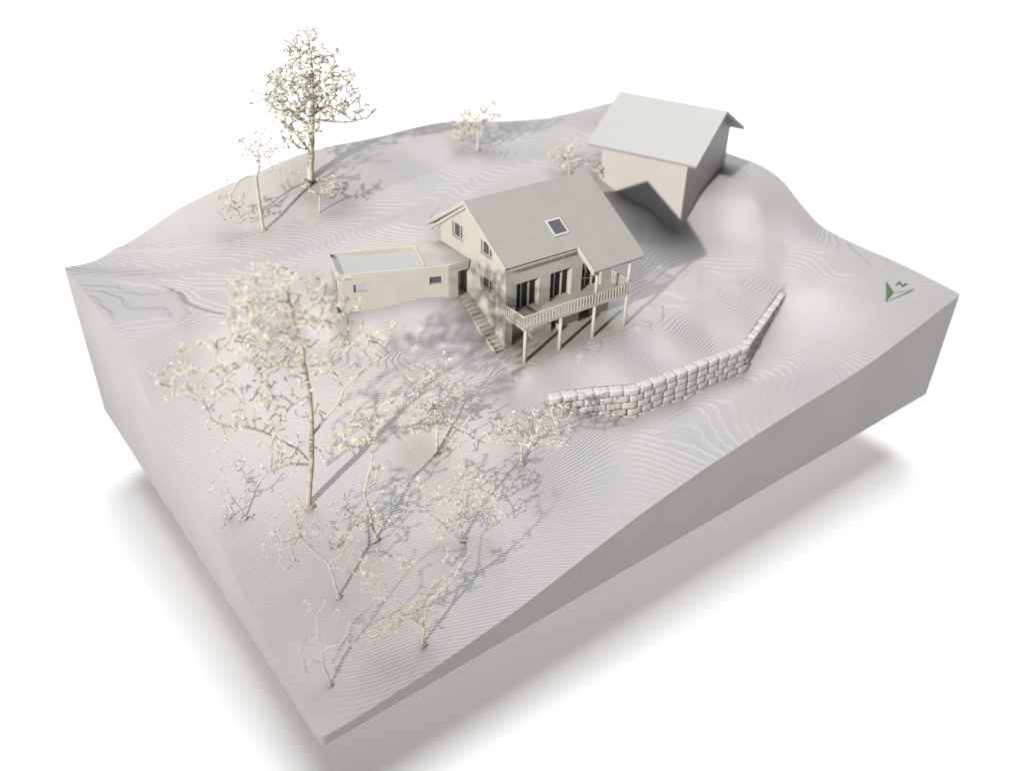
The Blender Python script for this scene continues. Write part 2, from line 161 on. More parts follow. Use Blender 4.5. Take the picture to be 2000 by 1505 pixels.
# ------------------------------------------------------------------ terrain
DATA = {"common":[[1.22,20.01,9.01,0.03],[2.64,17.33,8.93,0.03],[5.45,15.35,8.72,0.05],[0.64,18.21,8.96,0.03],[2.31,16.58,8.6],[4.22,15.51,8.3],[6.27,14.58,8.05],[0.69,15.58,8.0],[2.76,15.14,7.6],[8.28,15.89,8.65],[9.98,17.04,8.75],[8.84,14.35,8.68],[9.47,14.78,8.67],[12.02,13.6,8.65],[14.8,12.54,8.6],[10.75,12.47,8.05],[9.21,17.63,9.15],[10.88,18.62,9.55],[12.89,17.94,9.85],[14.61,16.74,10.0],[16.14,16.68,10.2],[5.92,19.31,8.98],[4.25,23.11,9.0],[5.63,21.8,9.15],[7.57,23.11,9.4],[11.51,22.1,9.8],[14.68,22.18,10.2],[20.88,23.38,10.6],[25.57,24.66,10.9],[23.42,19.69,10.6],[26.8,19.11,10.7],[16.83,18.74,10.3,0.1],[20.93,19.77,10.5,0.1],[32.66,22.01,11.0],[29.79,18.73,10.2],[29.98,22.93,10.9],[9.37,22.89,9.75],[13.17,24.67,11.2],[12.36,22.18,10.3],[19.81,25.05,11.25],[23.72,23.56,11.15],[9.44,25.13,10.4],[15.99,24.37,11.3],[12.49,10.78,7.15,0.02],[10.56,9.45,7.15,0.02],[11.05,12.11,7.36,0.02],[9.2,10.85,7.36,0.02],[9.36,13.5,7.6,0.02],[7.61,12.46,7.6,0.02],[7.82,14.62,7.86,0.02],[6.22,13.72,7.84,0.02],[13.64,9.45,6.96,0.02],[11.9,8.53,6.94,0.02],[14.49,8.36,6.82,0.02],[13.45,7.88,6.78,0.02],[12.15,11.99,7.95,0.1],[13.78,11.36,7.85,0.1],[14.7,11.04,7.55,0.1],[2.36,19.86,8.99,0.05],[4.98,18.32,8.92,0.05],[7.59,16.61,8.82,0.05],[4.71,16.47,8.84,0.05],[3.19,18.15,8.96,0.05],[25.63,10.38,6.95],[28.17,10.12,6.95],[23.91,8.98,6.85],[25.86,9.02,6.85],[26.26,7.51,6.78],[23.71,7.62,6.78],[20.9,7.69,6.78],[17.9,7.73,6.77],[15.98,7.71,6.75],[28.23,7.48,6.8],[31.94,10.91,7.2],[28.94,12.13,7.2],[28.14,8.15,6.85],[30.32,7.48,6.8],[33.28,8.16,6.95],[36.56,8.6,7.2],[33.98,5.07,6.75],[36.19,3.31,6.85],[29.01,16.82,9.2],[29.73,15.78,9.0],[29.93,14.55,8.7],[30.41,13.96,7.85],[29.25,14.44,7.7],[31.05,13.21,7.8],[31.07,12.6,7.5],[30.17,13.21,7.6],[32.9,13.94,8.8],[32.26,13.46,8.3],[33.71,14.15,9.2],[34.79,13.91,9.3],[36.14,13.05,9.35],[35.95,11.59,8.9],[34.64,11.52,8.25],[33.52,11.84,7.75],[36.47,10.88,8.2],[37.69,10.42,7.9],[37.57,9.49,7.6],[15.5,9,6.8],[18.5,8.8,6.85],[22,9.5,6.85],[17,11,7.05],[21,12,7.3],[17,14,8.3],[22,15,8.6],[20,18,9.9],[26,16,9.0],[26,13,7.8],[4,7.5,4.4],[9.7,7,5.15],[12.6,4.4,4.3],[8,3,2.75],[5,1,1.2],[2,2.5,1.5],[14.2,7.4,6.3],[33,20,10.3],[34,16,9.4],[33.5,7.2,6.6],[36,9,7.1],[30,9.5,6.85],[15.2,6.6,5.75],[0,26.44,8.76],[0,23.3,9.0],[0,21,9.07],[0,19,9.05],[0,17.2,8.7],[0,15.9,8.2],[0,14.5,7.1],[0,12.7,6.1],[0,10.3,4.85],[0,7.9,3.75],[0,5.6,2.3],[0,2.8,0.95],[0,0.7,0.5],[0,0,0.5],[1.5,0,0.52],[3.6,0,0.68],[6.3,0,1.0],[9,0,1.46],[11.7,0,2.1],[14.3,0,2.76],[15.8,0,3.1],[18,0,3.5],[20.6,0,3.9],[24.1,0,4.3],[27,0,4.55],[30,0,4.8],[33.8,0,5.35],[36.4,0,5.9],[40,0,6.65],[40,2.5,6.87],[40,6,7.0],[40,8.2,7.08],[40,9.75,7.34],[40,10.85,7.87],[40,11.9,8.46],[40,12.5,8.85],[40,14.3,9.45],[40,16,9.57],[40,17.8,9.55],[40,22,10.1],[40,26.44,10.9],[1.7,26.44,8.8],[2.6,26.44,9.05],[3.6,26.44,9.35],[6.1,26.44,10.4],[7.8,26.44,10.9],[9.1,26.44,11.2],[12.7,26.44,11.9],[17.2,26.44,12.1],[20.3,26.44,12.2],[23.3,26.44,12.15],[26,26.44,11.75],[28.5,26.44,11.35],[31.1,26.44,11.1],[33.8,26.44,11.05],[37.1,26.44,11.1]],"upper":[[15.33,7.27,6.45],[19.83,6.48,6.42],[23.2,5.96,6.45],[17.3,6.3,5.8],[18.5,5.8,5.8],[19.6,5.2,5.8],[22.8,4.9,5.8],[26.2,4.8,5.8],[28,5.1,6.1],[29.6,5.8,6.3],[31.3,6.4,6.5],[22,5.7,6.05],[26,5.8,6.05]],"lower":[[17.3,5.5,4.75],[18.5,4.7,4.25],[19.6,4.2,4.1],[22.8,3.9,4.1],[26.9,3.7,4.2],[28.5,4.1,4.6],[30.5,4.8,5.15],[32,5.5,5.75],[19.6,3,3.95],[23,2.6,4.05],[27,2.4,4.3],[30,3.4,4.6]],"wall":[[15.8,6.45],[17.2,5.85],[18.5,5.25],[19.6,4.72],[22.8,4.4],[26.9,4.2],[28.4,4.78],[29.9,5.35],[31.2,5.85],[32.4,6.3]],"trees":{"t1":{"base":[3.76,7.65,4.41],"limbs":[[[0.0,0.0,0.0],[0.27,-0.19,1.7],[0.62,-0.48,4.01],[0.84,-0.86,6.22],[0.86,-1.14,8.19],[0.74,-1.22,9.3],[0.66,-1.29,10.35],[0.69,-1.4,11.0]],[[0.66,-0.48,4.01],[1.25,-0.12,4.75],[1.94,0.11,5.82],[2.83,0.17,6.69],[3.73,0.26,7.39]],[[1.94,0.11,5.82],[1.62,0.3,6.39],[1.35,0.35,6.7],[0.82,0.36,7.26]],[[0.81,-0.85,6.17],[0.27,-1.39,6.11],[-0.21,-1.75,5.42],[-0.44,-1.86,4.91]],[[0.33,-0.27,2.35],[-0.3,-0.88,2.91],[-0.97,-1.43,2.95],[-1.47,-1.72,2.41],[-1.71,-2.06,2.95]],[[0.41,-0.28,2.44],[-0.33,-0.72,3.8],[-0.69,-1.06,4.3],[-1.17,-1.51,4.99],[-1.76,-1.94,5.46],[-2.51,-2.28,6.0],[-2.5,-2.62,7.14],[-3.3,-2.81,7.79],[-3.76,-2.93,7.96]],[[0.59,-0.38,3.28],[1.37,-0.8,3.72],[1.78,-1.08,4.49],[2.42,-1.23,4.98]],[[1.37,-0.8,3.72],[2.37,-0.95,3.53]],[[0.85,-0.94,7.4],[-0.03,-0.26,7.13],[-0.92,0.06,6.72],[-1.68,0.19,7.08]],[[0.63,-1.29,9.75],[1.03,-0.67,9.3],[1.69,-0.37,9.14],[2.05,-0.08,8.45]],[[0.64,-1.36,10.19],[0.35,-1.79,10.62],[-0.25,-2.09,10.77],[-1.04,-2.29,10.86]],[[0.74,-1.18,9.07],[1.46,-1.61,8.28],[2.06,-1.76,7.53]]],"blobs":[[0.62,-1.43,10.63,2.36,2.36,0.91],[-0.31,-1.46,10.82,1.29,1.29,0.78],[1.46,-1.18,9.08,2.36,2.36,1.17],[-0.34,-1.18,9.04,1.72,1.72,1.29],[0.21,-1.01,7.88,2.15,2.15,1.29],[-1.15,-1.83,7.28,1.29,1.29,1.55],[-2.4,-2.54,8.36,1.5,1.5,1.17],[-3.19,-2.83,7.91,1.07,1.07,0.78],[-0.87,-1.45,5.9,1.29,1.29,1.17],[2.61,0.14,7.55,1.29,1.29,0.91],[-2.17,-1.91,5.27,0.86,0.86,0.65],[-0.61,-1.34,3.64,1.5,1.5,0.91],[3.48,0.19,7.88,0.69,0.69,0.57],[-0.59,-2.03,10.92,0.75,0.75,0.65],[-1.86,-2.41,8.71,0.86,0.86,1.29],[2.38,-1.09,4.64,1.18,1.18,0.65],[-2.05,-1.87,4.28,0.64,0.64,0.78],[0.46,-0.05,4.93,0.64,0.64,0.78],[1.49,-0.86,9.93,1.5,1.5,0.78],[1.41,-0.74,3.21,0.75,0.75,0.52]]},"t2":{"base":[5.5,5.17,3.39],"limbs":[[[0.0,0.0,0.06],[-0.18,0.0,1.48],[-0.34,0.0,2.52],[-0.14,0.0,3.37],[0.03,0.0,4.03],[0.21,0.0,5.05],[0.41,0.0,5.79]],[[0.0,0.0,0.06],[-0.33,-0.2,1.1],[-0.77,-0.4,1.69]],[[0.08,0.0,0.21],[0.3,0.1,0.55],[0.36,0.2,1.17]]],"blobs":[[0.49,0.0,6.39,0.81,0.65,0.57],[-0.27,-0.3,6.0,0.86,0.68,0.64],[0.95,0.3,6.67,0.64,0.51,0.57],[-0.47,-0.4,5.71,0.43,0.34,0.39],[0.17,0.0,2.85,0.53,0.43,1.55],[-0.24,0.0,1.2,0.86,0.68,0.57],[-1.23,-0.4,2.36,0.47,0.38,0.52]]},"t3":{"base":[9.64,6.83,5.0],"limbs":[[[0.0,0.0,0.0],[0.03,0.0,1.25],[-0.03,0.0,2.34],[-0.17,0.0,2.87]],[[-0.03,0.0,2.34],[-0.68,0.2,2.59],[-0.84,0.3,3.05],[-0.65,0.3,3.58],[-0.21,0.3,3.85]],[[0.03,0.0,1.11],[0.65,-0.4,1.01],[1.1,-0.6,0.84],[1.21,-0.7,0.41]]],"blobs":[[-0.12,0.0,2.2,1.36,1.23,0.82],[-0.45,0.3,2.93,0.91,0.82,1.09],[0.01,0.3,3.98,0.91,0.82,0.6],[0.65,0.2,2.89,0.68,0.61,0.82],[0.45,0.3,4.51,0.34,0.31,0.6],[-1.11,-0.3,1.58,0.79,0.72,0.49],[1.21,-0.4,1.57,0.57,0.51,0.6],[-1.07,0.3,3.83,0.68,0.61,0.49],[1.22,-0.7,0.69,0.18,0.16,0.68],[0.87,0.0,2.23,0.79,0.72,0.68]]},"t4":{"base":[12.71,4.61,4.43],"limbs":[[[-0.0,0.0,0.0],[-0.04,0.0,0.58],[-0.03,0.0,1.04]],[[-0.03,0.0,1.04],[-0.58,0.0,1.48],[-1.04,0.1,2.01],[-1.34,0.2,2.21]],[[-0.03,0.0,1.04],[0.44,0.1,1.35],[0.87,0.1,1.69],[1.44,0.2,1.77]],[[-0.03,0.0,1.01],[0.64,-0.5,1.67],[1.52,-0.7,1.51],[1.95,-0.8,1.71]],[[-0.35,0.0,1.26],[-1.03,-0.4,1.41],[-1.59,-0.5,2.03]]],"blobs":[[0.19,0.0,1.98,1.15,1.26,0.61],[1.28,0.0,2.42,0.92,1.01,0.69],[1.52,-0.6,1.76,0.8,0.88,0.39],[-1.37,-0.3,1.89,0.64,0.71,0.55],[1.77,0.0,1.73,0.51,0.56,0.41],[-0.81,-0.3,1.62,0.51,0.56,0.41],[-0.26,0.3,2.16,0.69,0.76,0.33],[1.18,0.5,2.6,0.69,0.76,0.33]]},"t5":{"base":[8.65,3.37,3.03],"limbs":[[[0.0,0.0,-0.0],[-0.14,0.0,0.93],[-0.07,0.0,1.79],[-0.0,0.0,2.62],[0.15,0.0,3.25],[0.07,0.0,3.91],[-0.01,0.0,4.49]],[[-0.07,0.0,1.73],[0.35,0.1,1.48],[0.73,0.2,1.49],[1.15,0.3,1.83],[1.57,0.3,2.26]],[[0.73,0.0,1.67],[1.1,0.0,1.19],[1.47,0.0,0.74]],[[-0.14,0.0,0.79],[-0.66,-0.3,0.91],[-1.1,-0.5,1.6],[-1.45,-0.6,2.24],[-2.3,-0.8,2.17],[-2.86,-0.9,2.0]],[[-2.3,-0.8,2.17],[-2.14,-0.7,2.96],[-2.45,-0.7,3.57]],[[-1.45,-0.6,2.24],[-1.52,-0.5,3.02]]],"blobs":[[0.04,0.0,2.07,0.87,0.78,0.92],[1.2,0.2,1.78,0.7,0.63,0.79],[-2.06,-0.7,3.31,0.65,0.59,0.52],[-0.59,0.0,2.61,0.54,0.49,0.66],[-1.11,-0.5,1.09,0.65,0.59,0.58],[1.31,0.0,1.11,0.54,0.49,0.66],[0.05,0.0,3.57,0.54,0.49,0.79],[-1.48,-0.5,2.88,0.48,0.43,0.58],[-0.28,-0.2,0.83,0.54,0.49,0.52],[0.45,0.2,2.74,0.65,0.59,0.66]]},"t6":{"base":[3.09,4.13,2.4],"limbs":[[[0.0,0.0,0.0],[-0.1,0.0,1.01],[-0.24,0.0,1.83],[-0.65,0.0,2.37],[-1.04,0.0,2.85],[-1.21,0.0,3.57],[-1.26,0.0,4.22],[-1.19,0.0,4.86]],[[-1.04,0.0,2.85],[-1.53,-0.2,2.79],[-1.54,-0.3,2.02]],[[-1.6,0.0,2.6],[-1.94,-0.3,3.12],[-2.02,-0.3,3.57],[-1.78,-0.2,4.13]],[[-0.24,0.0,1.83],[0.43,0.2,2.45],[0.62,0.3,3.2],[0.33,0.4,3.76]],[[-0.19,0.0,1.55],[0.43,-0.2,1.69],[0.68,-0.2,2.33],[0.47,0.0,2.54]],[[0.64,0.0,2.13],[1.03,0.1,1.95]],[[-1.26,0.0,4.17],[-1.74,0.1,3.91]]],"blobs":[[-1.9,-0.2,3.61,0.82,0.66,0.7],[-2.24,-0.3,3.04,0.58,0.46,0.37],[-0.97,0.0,4.61,0.58,0.46,0.62],[-1.82,0.2,4.54,0.37,0.3,0.7],[0.78,0.2,2.76,0.58,0.46,0.75],[-0.69,0.0,3.58,0.45,0.36,0.5],[0.12,-0.1,1.52,0.45,0.36,0.5],[-1.47,-0.3,2.1,0.45,0.36,0.3],[-0.19,0.3,3.18,0.82,0.66,0.75]]},"t7":{"base":[5.02,0.97,1.19],"limbs":[[[0.0,0.0,0.0],[0.11,0.0,1.02],[0.22,0.0,2.01],[0.34,0.0,2.58],[0.99,0.3,2.98],[1.62,0.5,4.1],[1.87,0.6,4.51],[1.83,0.6,5.11]],[[0.22,0.0,1.96],[-0.11,-0.2,2.14],[-0.8,-0.5,2.91],[-1.44,-0.7,3.98],[-1.97,-0.8,4.83]],[[0.28,0.0,2.44],[-0.28,0.1,3.43],[-0.56,0.1,4.1],[-0.61,0.1,4.63]],[[0.12,0.0,1.08],[-0.38,-0.5,2.13],[-0.82,-0.7,2.06],[-1.62,-0.9,1.56]],[[1.62,0.5,4.1],[1.46,0.3,4.61],[1.09,0.1,4.8]],[[-1.44,-0.7,3.98],[-1.33,-0.8,3.55]],[[0.99,0.3,2.98],[0.58,0.1,3.32]]],"blobs":[[-1.53,-0.6,3.73,0.77,0.62,0.61],[-1.8,-0.8,4.86,0.45,0.36,0.54],[-0.53,0.1,4.37,0.61,0.49,0.54],[-1.04,-0.6,2.23,0.92,0.73,0.69],[-1.55,-0.8,1.3,0.57,0.46,0.37],[1.19,0.2,5.1,0.57,0.46,0.49],[0.17,0.0,2.3,0.61,0.49,0.61],[0.77,0.1,3.04,0.45,0.36,0.44],[-0.48,-0.3,2.33,0.71,0.57,0.61],[0.02,0.0,0.6,0.53,0.42,0.39],[1.35,0.3,3.4,0.33,0.26,0.54],[-1.3,-0.3,5.01,0.45,0.36,0.49]]},"t8":{"base":[1.27,1.64,0.94],"limbs":[[[0.0,0.0,0.0],[-0.14,0.0,0.81],[-0.15,0.0,1.91],[-0.2,0.0,2.98],[-0.17,0.0,3.85],[-0.45,0.0,4.53]],[[-0.17,0.0,3.85],[0.02,0.1,4.04],[0.21,0.1,4.36]],[[-0.15,0.0,1.91],[0.23,0.1,2.06],[0.66,0.2,2.24],[0.92,0.3,3.02],[0.62,0.4,3.5]],[[0.66,0.2,2.24],[1.21,0.1,2.03]],[[0.92,0.3,3.02],[1.34,0.3,2.92]],[[-0.2,0.0,1.01],[-0.49,-0.2,1.55],[-0.76,-0.3,1.52],[-0.93,-0.3,2.09],[-0.77,-0.3,2.65]],[[-0.76,-0.3,1.52],[-0.71,-0.4,0.92]]],"blobs":[[-0.53,0.0,4.22,0.24,0.19,0.43],[-0.75,-0.3,2.52,0.43,0.35,0.52],[0.7,0.3,3.64,0.31,0.25,0.43],[1.43,0.3,2.92,0.35,0.28,0.33],[1.2,0.1,1.94,0.39,0.31,0.24],[-0.41,0.0,2.73,0.24,0.19,0.35],[0.23,0.0,4.36,0.16,0.13,0.24],[-0.06,0.0,0.36,0.31,0.25,0.21],[-0.76,-0.3,1.52,0.39,0.31,0.35]]},"t9":{"base":[1.35,8.54,4.31],"limbs":[[[0.0,0.0,0.0],[-0.27,0.0,0.75],[-0.53,0.0,1.51],[-0.53,0.0,2.31],[-0.73,0.0,2.83]],[[-0.27,0.0,0.75],[0.14,0.1,1.17],[0.18,0.1,1.71]],[[-0.15,0.0,0.42],[-0.52,-0.2,0.37],[-0.69,-0.2,-0.06]],[[-0.42,0.0,1.16],[-0.8,-0.1,1.45]]],"blobs":[[-0.92,0.0,1.5,0.47,0.37,0.41],[-0.03,0.0,1.25,0.47,0.37,0.51],[-0.85,-0.2,0.3,0.38,0.3,0.36],[-0.53,0.0,2.31,0.21,0.17,0.46],[-0.09,0.0,0.14,0.34,0.27,0.2],[-0.49,0.0,0.96,0.38,0.3,0.38]]},"t10":{"base":[13.17,24.69,11.19],"limbs":[[[0.0,0.0,0.0],[0.18,0.0,1.46],[0.35,0.0,2.88],[0.51,0.0,4.25],[0.65,0.0,5.58],[0.69,0.0,6.74],[0.65,0.0,7.37],[0.56,0.0,7.74]],[[0.4,0.0,3.16],[1.18,0.3,3.22],[2.36,0.6,3.07],[3.26,0.8,3.31],[3.75,0.9,3.73]],[[0.45,0.0,3.57],[1.1,0.4,4.01],[2.11,0.6,3.42],[2.52,0.5,3.19]],[[0.35,0.0,2.88],[-0.3,-0.3,3.65],[-0.87,-0.5,4.24],[-1.59,-0.6,4.65],[-2.49,-0.7,4.31]],[[-1.59,-0.6,4.65],[-2.4,-0.7,4.97]],[[0.18,0.0,1.52],[-0.3,-0.3,2.41],[-0.76,-0.4,2.98],[-1.07,-0.4,3.39]],[[0.61,0.0,5.19],[1.66,0.3,5.58],[2.71,0.5,5.63]],[[0.57,0.0,4.79],[-0.38,-0.3,5.38],[-1.12,-0.4,5.65],[-1.6,-0.5,5.79]],[[0.7,0.0,6.36],[1.48,0.3,6.56],[2.01,0.4,6.67]],[[0.7,0.0,6.61],[-0.07,-0.2,7.15],[-0.46,-0.3,7.41]],[[0.18,0.0,1.75],[-0.3,0.0,1.74],[-0.76,-0.2,2.22]]],"blobs":[[0.59,0.0,7.57,0.85,0.85,0.48],[0.25,0.0,6.86,1.08,1.08,0.62],[-0.3,0.0,5.43,1.56,1.56,0.86],[1.92,0.2,5.29,1.14,1.14,0.86],[-0.27,0.0,4.5,1.85,1.85,1.1],[1.49,0.0,4.54,1.28,1.28,0.96],[2.58,0.5,4.02,0.8,0.8,0.75],[-0.87,-0.2,3.6,0.99,0.99,0.68],[0.88,0.0,3.86,1.42,1.42,0.75],[-0.59,-0.2,2.51,0.85,0.85,0.86],[1.55,0.0,6.76,0.63,0.63,0.34],[0.57,0.0,6.1,1.28,1.28,0.75],[-1.26,-0.4,4.46,0.71,0.71,0.68],[0.13,0.0,3.15,1.14,1.14,0.68],[3.62,0.8,3.67,0.23,0.23,0.41],[-1.38,-0.4,5.64,0.57,0.57,0.41]]},"t11":{"base":[9.38,22.92,9.74],"limbs":[[[0.0,0.0,0.0],[-0.02,0.0,1.3],[-0.01,0.0,2.56],[-0.0,0.0,2.97],[0.28,0.0,3.52],[0.26,0.0,4.32]],[[-0.01,0.0,2.91],[-0.47,-0.2,3.03],[-0.96,-0.3,2.71],[-1.27,-0.4,2.19]],[[0.05,0.0,2.97],[0.66,0.1,3.22],[1.39,0.3,3.16],[2.06,0.4,3.0]],[[-1.27,-0.4,2.19],[-1.45,-0.3,1.53]]],"blobs":[[0.07,0.0,4.44,0.81,0.65,0.82],[0.7,0.0,5.37,0.33,0.26,0.46],[0.68,0.0,4.19,0.76,0.61,0.59],[-0.35,0.0,4.17,0.6,0.48,0.49],[-1.49,-0.3,1.25,0.98,0.78,0.98],[-1.65,-0.3,1.95,0.6,0.48,0.65],[0.63,0.0,3.79,0.68,0.54,0.39],[1.32,0.2,4.54,0.68,0.54,0.33],[1.67,0.3,3.3,0.54,0.43,0.33],[-1.33,0.0,2.8,0.22,0.17,0.39]]},"t12":{"base":[12.32,22.19,10.22],"limbs":[[[-0.0,0.0,0.0],[0.05,0.0,0.53],[0.13,0.0,1.11]],[[0.13,0.0,1.05],[0.68,0.1,1.31],[0.98,0.1,1.66]],[[0.13,0.0,1.05],[-0.36,-0.1,1.36],[-0.58,-0.1,1.84]]],"blobs":[[0.97,0.0,1.36,0.61,0.55,0.6],[-0.49,0.0,1.61,0.5,0.45,0.53],[0.48,0.0,1.91,0.55,0.5,0.33],[0.23,0.0,1.25,0.69,0.62,0.4]]},"t13":{"base":[23.72,23.56,11.12],"limbs":[[[0.0,0.0,0.0],[0.03,0.0,0.76],[-0.03,0.0,1.38],[-0.09,0.0,1.94]],[[-0.03,0.0,1.44],[-0.85,-0.2,1.89],[-1.45,-0.3,1.6]],[[-0.06,0.0,1.69],[0.66,0.2,1.8],[1.27,0.3,2.09],[1.66,0.3,2.4]],[[-0.06,0.0,1.84],[0.51,0.1,2.44],[0.87,0.1,2.9]],[[-0.03,0.0,1.38],[-0.64,-0.2,1.06],[-0.85,-0.3,0.68]]],"blobs":[[-0.86,0.0,1.73,0.81,0.73,0.67],[0.66,0.0,2.56,0.78,0.7,0.6],[-0.09,0.0,1.84,0.78,0.7,0.75],[1.57,0.3,2.31,0.19,0.17,0.37],[-1.01,-0.2,1.05,0.78,0.7,0.56],[0.37,0.0,1.24,0.37,0.34,0.56],[0.97,0.0,2.08,0.5,0.45,0.37],[-0.55,0.0,2.44,0.37,0.34,0.3]]},"t14":{"base":[27.01,18.78,10.51],"limbs":[[[0.0,0.0,0.0],[-0.01,0.0,0.63],[-0.19,0.0,1.19],[0.08,0.0,1.65]],[[-0.04,0.0,0.63],[0.66,0.2,0.76],[1.3,0.3,0.42]],[[-0.11,0.0,0.88],[-0.74,-0.2,1.24],[-1.2,-0.3,1.33]],[[0.08,0.0,1.65],[0.28,0.1,1.93]]],"blobs":[[0.2,0.0,1.66,0.55,0.49,0.51],[-0.74,-0.2,1.09,0.73,0.66,0.55],[0.04,0.0,0.88,0.67,0.6,0.66],[1.14,0.3,0.55,0.49,0.44,0.37],[-0.39,0.0,0.4,0.61,0.55,0.51],[-1.11,-0.2,1.3,0.37,0.33,0.29],[1.64,0.3,0.02,0.24,0.22,0.37]]}},"rh":[0.7969497616829752,-0.6040455921149073,0.0],"curb":[[3.52,20.69],[3.66,20.4],[3.61,19.11],[3.86,18.3],[4.23,17.69],[4.64,17.1]],"seam":[[-0.18,23.2],[1.36,21.94],[3.56,20.59]],"crease":[[2.63,26.44],[4.75,24.42],[7.57,23.11],[9.91,22.53],[11.51,22.1],[14.68,22.18],[20.88,23.38],[25.57,24.66],[30.97,26.27]],"arrow_dark":[[37.45,3.17],[37.01,2.3],[36.02,2.1]],"arrow_l1":[[36.02,2.1],[38.31,1.86],[37.88,1.83]],"arrow_l2":[[37.01,2.3],[37.41,2.11],[38.28,1.87],[37.46,2.14]],"arrow_n":[[37.7,2.63],[38.1,2.71],[37.9,2.38],[38.28,2.39]]}
def tps_fit(P):
    Wt = np.array([p[3] if len(p) > 3 else -1 for p in P]); P = np.array([p[:3] for p in P], float); X = P[:, :2]; n = len(P)
    d = np.linalg.norm(X[:, None] - X[None], axis=2); Km = np.where(d > 0, d * d * np.log(d + 1e-12), 0) + np.diag(np.where(Wt > 0, Wt, np.where((P[:, 0] < .01) | (P[:, 0] > 39.9) | (P[:, 1] < .01) | (P[:, 1] > 26.4), .01, np.where(P[:, 1] < 8, .12, .5))))
    A = np.zeros((n + 3, n + 3)); A[:n, :n] = Km; A[:n, n] = 1; A[:n, n + 1:] = X; A[n:, :n] = A[:n, n:].T
    s = np.linalg.solve(A, np.r_[P[:, 2], 0, 0, 0])
    def ev(x, y):
        o = s[n] + s[n + 1] * x + s[n + 2] * y
        for i in range(n):
            q = (x - X[i, 0]) ** 2 + (y - X[i, 1]) ** 2; o = o + s[i] * .5 * q * np.log(q + 1e-12)
        return o
    return ev
def sd_poly(x, y, W, ext=True):
    W = np.array(W); best = np.full(x.shape, 1e9); sg = np.ones(x.shape)
    for i in range(len(W) - 1):
        a = W[i]; e = W[i + 1] - a; L = e @ e
        t = ((x - a[0]) * e[0] + (y - a[1]) * e[1]) / L
        t = np.clip(t, -50 if (i == 0 and ext) else 0, 51 if (i == len(W) - 2 and ext) else 1)
        dx = x - a[0] - t * e[0]; dy = y - a[1] - t * e[1]; d = np.hypot(dx, dy)
        s = np.sign(e[0] * dy - e[1] * dx); mk = d < best - 1e-9; best = np.where(mk, d, best); sg = np.where(mk, s, sg)
    return best * sg
TU = tps_fit(DATA['common'] + DATA['upper']); TL = tps_fit(DATA['common'] + DATA['lower'])
WALL = DATA['wall']
CURB = DATA['curb']; SEAM = DATA['seam']; CREASE = DATA['crease']
_rng = np.random.default_rng(5)
WV = [(_rng.uniform(.25, .9), _rng.uniform(0, 6.28), _rng.uniform(0, 6.28)) for _ in range(14)]
def ground(x, y):
    x = np.asarray(x, float); y = np.asarray(y, float)
    zl = TL(x, y); zu = TU(x, y)
    z = zl + (zu - zl) * np.clip((sd_poly(x, y, WALL) + .05) / .16, 0, 1) * np.clip((x - 13.5) / 2, 0, 1) * np.clip((34.5 - x) / 3, 0, 1)
    # gentle waviness of the printed relief
    n = sum(np.sin(f_ * (x * math.cos(a_) + y * math.sin(a_)) * 2.2 + p_) for f_, a_, p_ in WV) / 14
    z = z + .02 * n
    # wavy cross fall of the old lane behind the garage
    s = sd_poly(x, y, CREASE)
    lane = np.exp(-((s + 2.2) / 1.7) ** 2)
    z = z + .07 * np.sin(s * 1.9 + .15 * x) * lane
    z = z + .05 * np.exp(-(s / .16) ** 2) * np.clip((16 - x) / 6, -1, 1)
    # kerb step and seam on the drive
    c = sd_poly(x, y, CURB, False)
    z = z - .16 * np.clip(1 - np.abs(c) / .9, 0, 1) * np.clip(c / .07 + .5, 0, 1)
    sm = np.abs(sd_poly(x, y, SEAM, False)); z = z - .035 * np.exp(-(sm / .07) ** 2)
    # shallow islands on the lawn by the patio
    for (ix, iy, rx, ry, an, hh) in ((19.0, 7.45, .9, .35, .25, .05), (18.6, 7.4, .3, .14, .3, .05), (23.6, 8.1, 1.3, .7, .35, .05), (22.7, 7.45, .5, .35, .3, .05)):
        u = (x - ix) * math.cos(an) + (y - iy) * math.sin(an); v = -(x - ix) * math.sin(an) + (y - iy) * math.cos(an)
        q = (u / rx) ** 2 + (v / ry) ** 2 + .25 * np.sin(5 * np.arctan2(v / ry, u / rx)) * .6
        z = z + hh * np.clip((1.12 - q) / .12, 0, 1)
    return z
def gz(x, y): return float(ground(np.array([x]), np.array([y]))[0])
W_, D_ = 40.0, 26.44
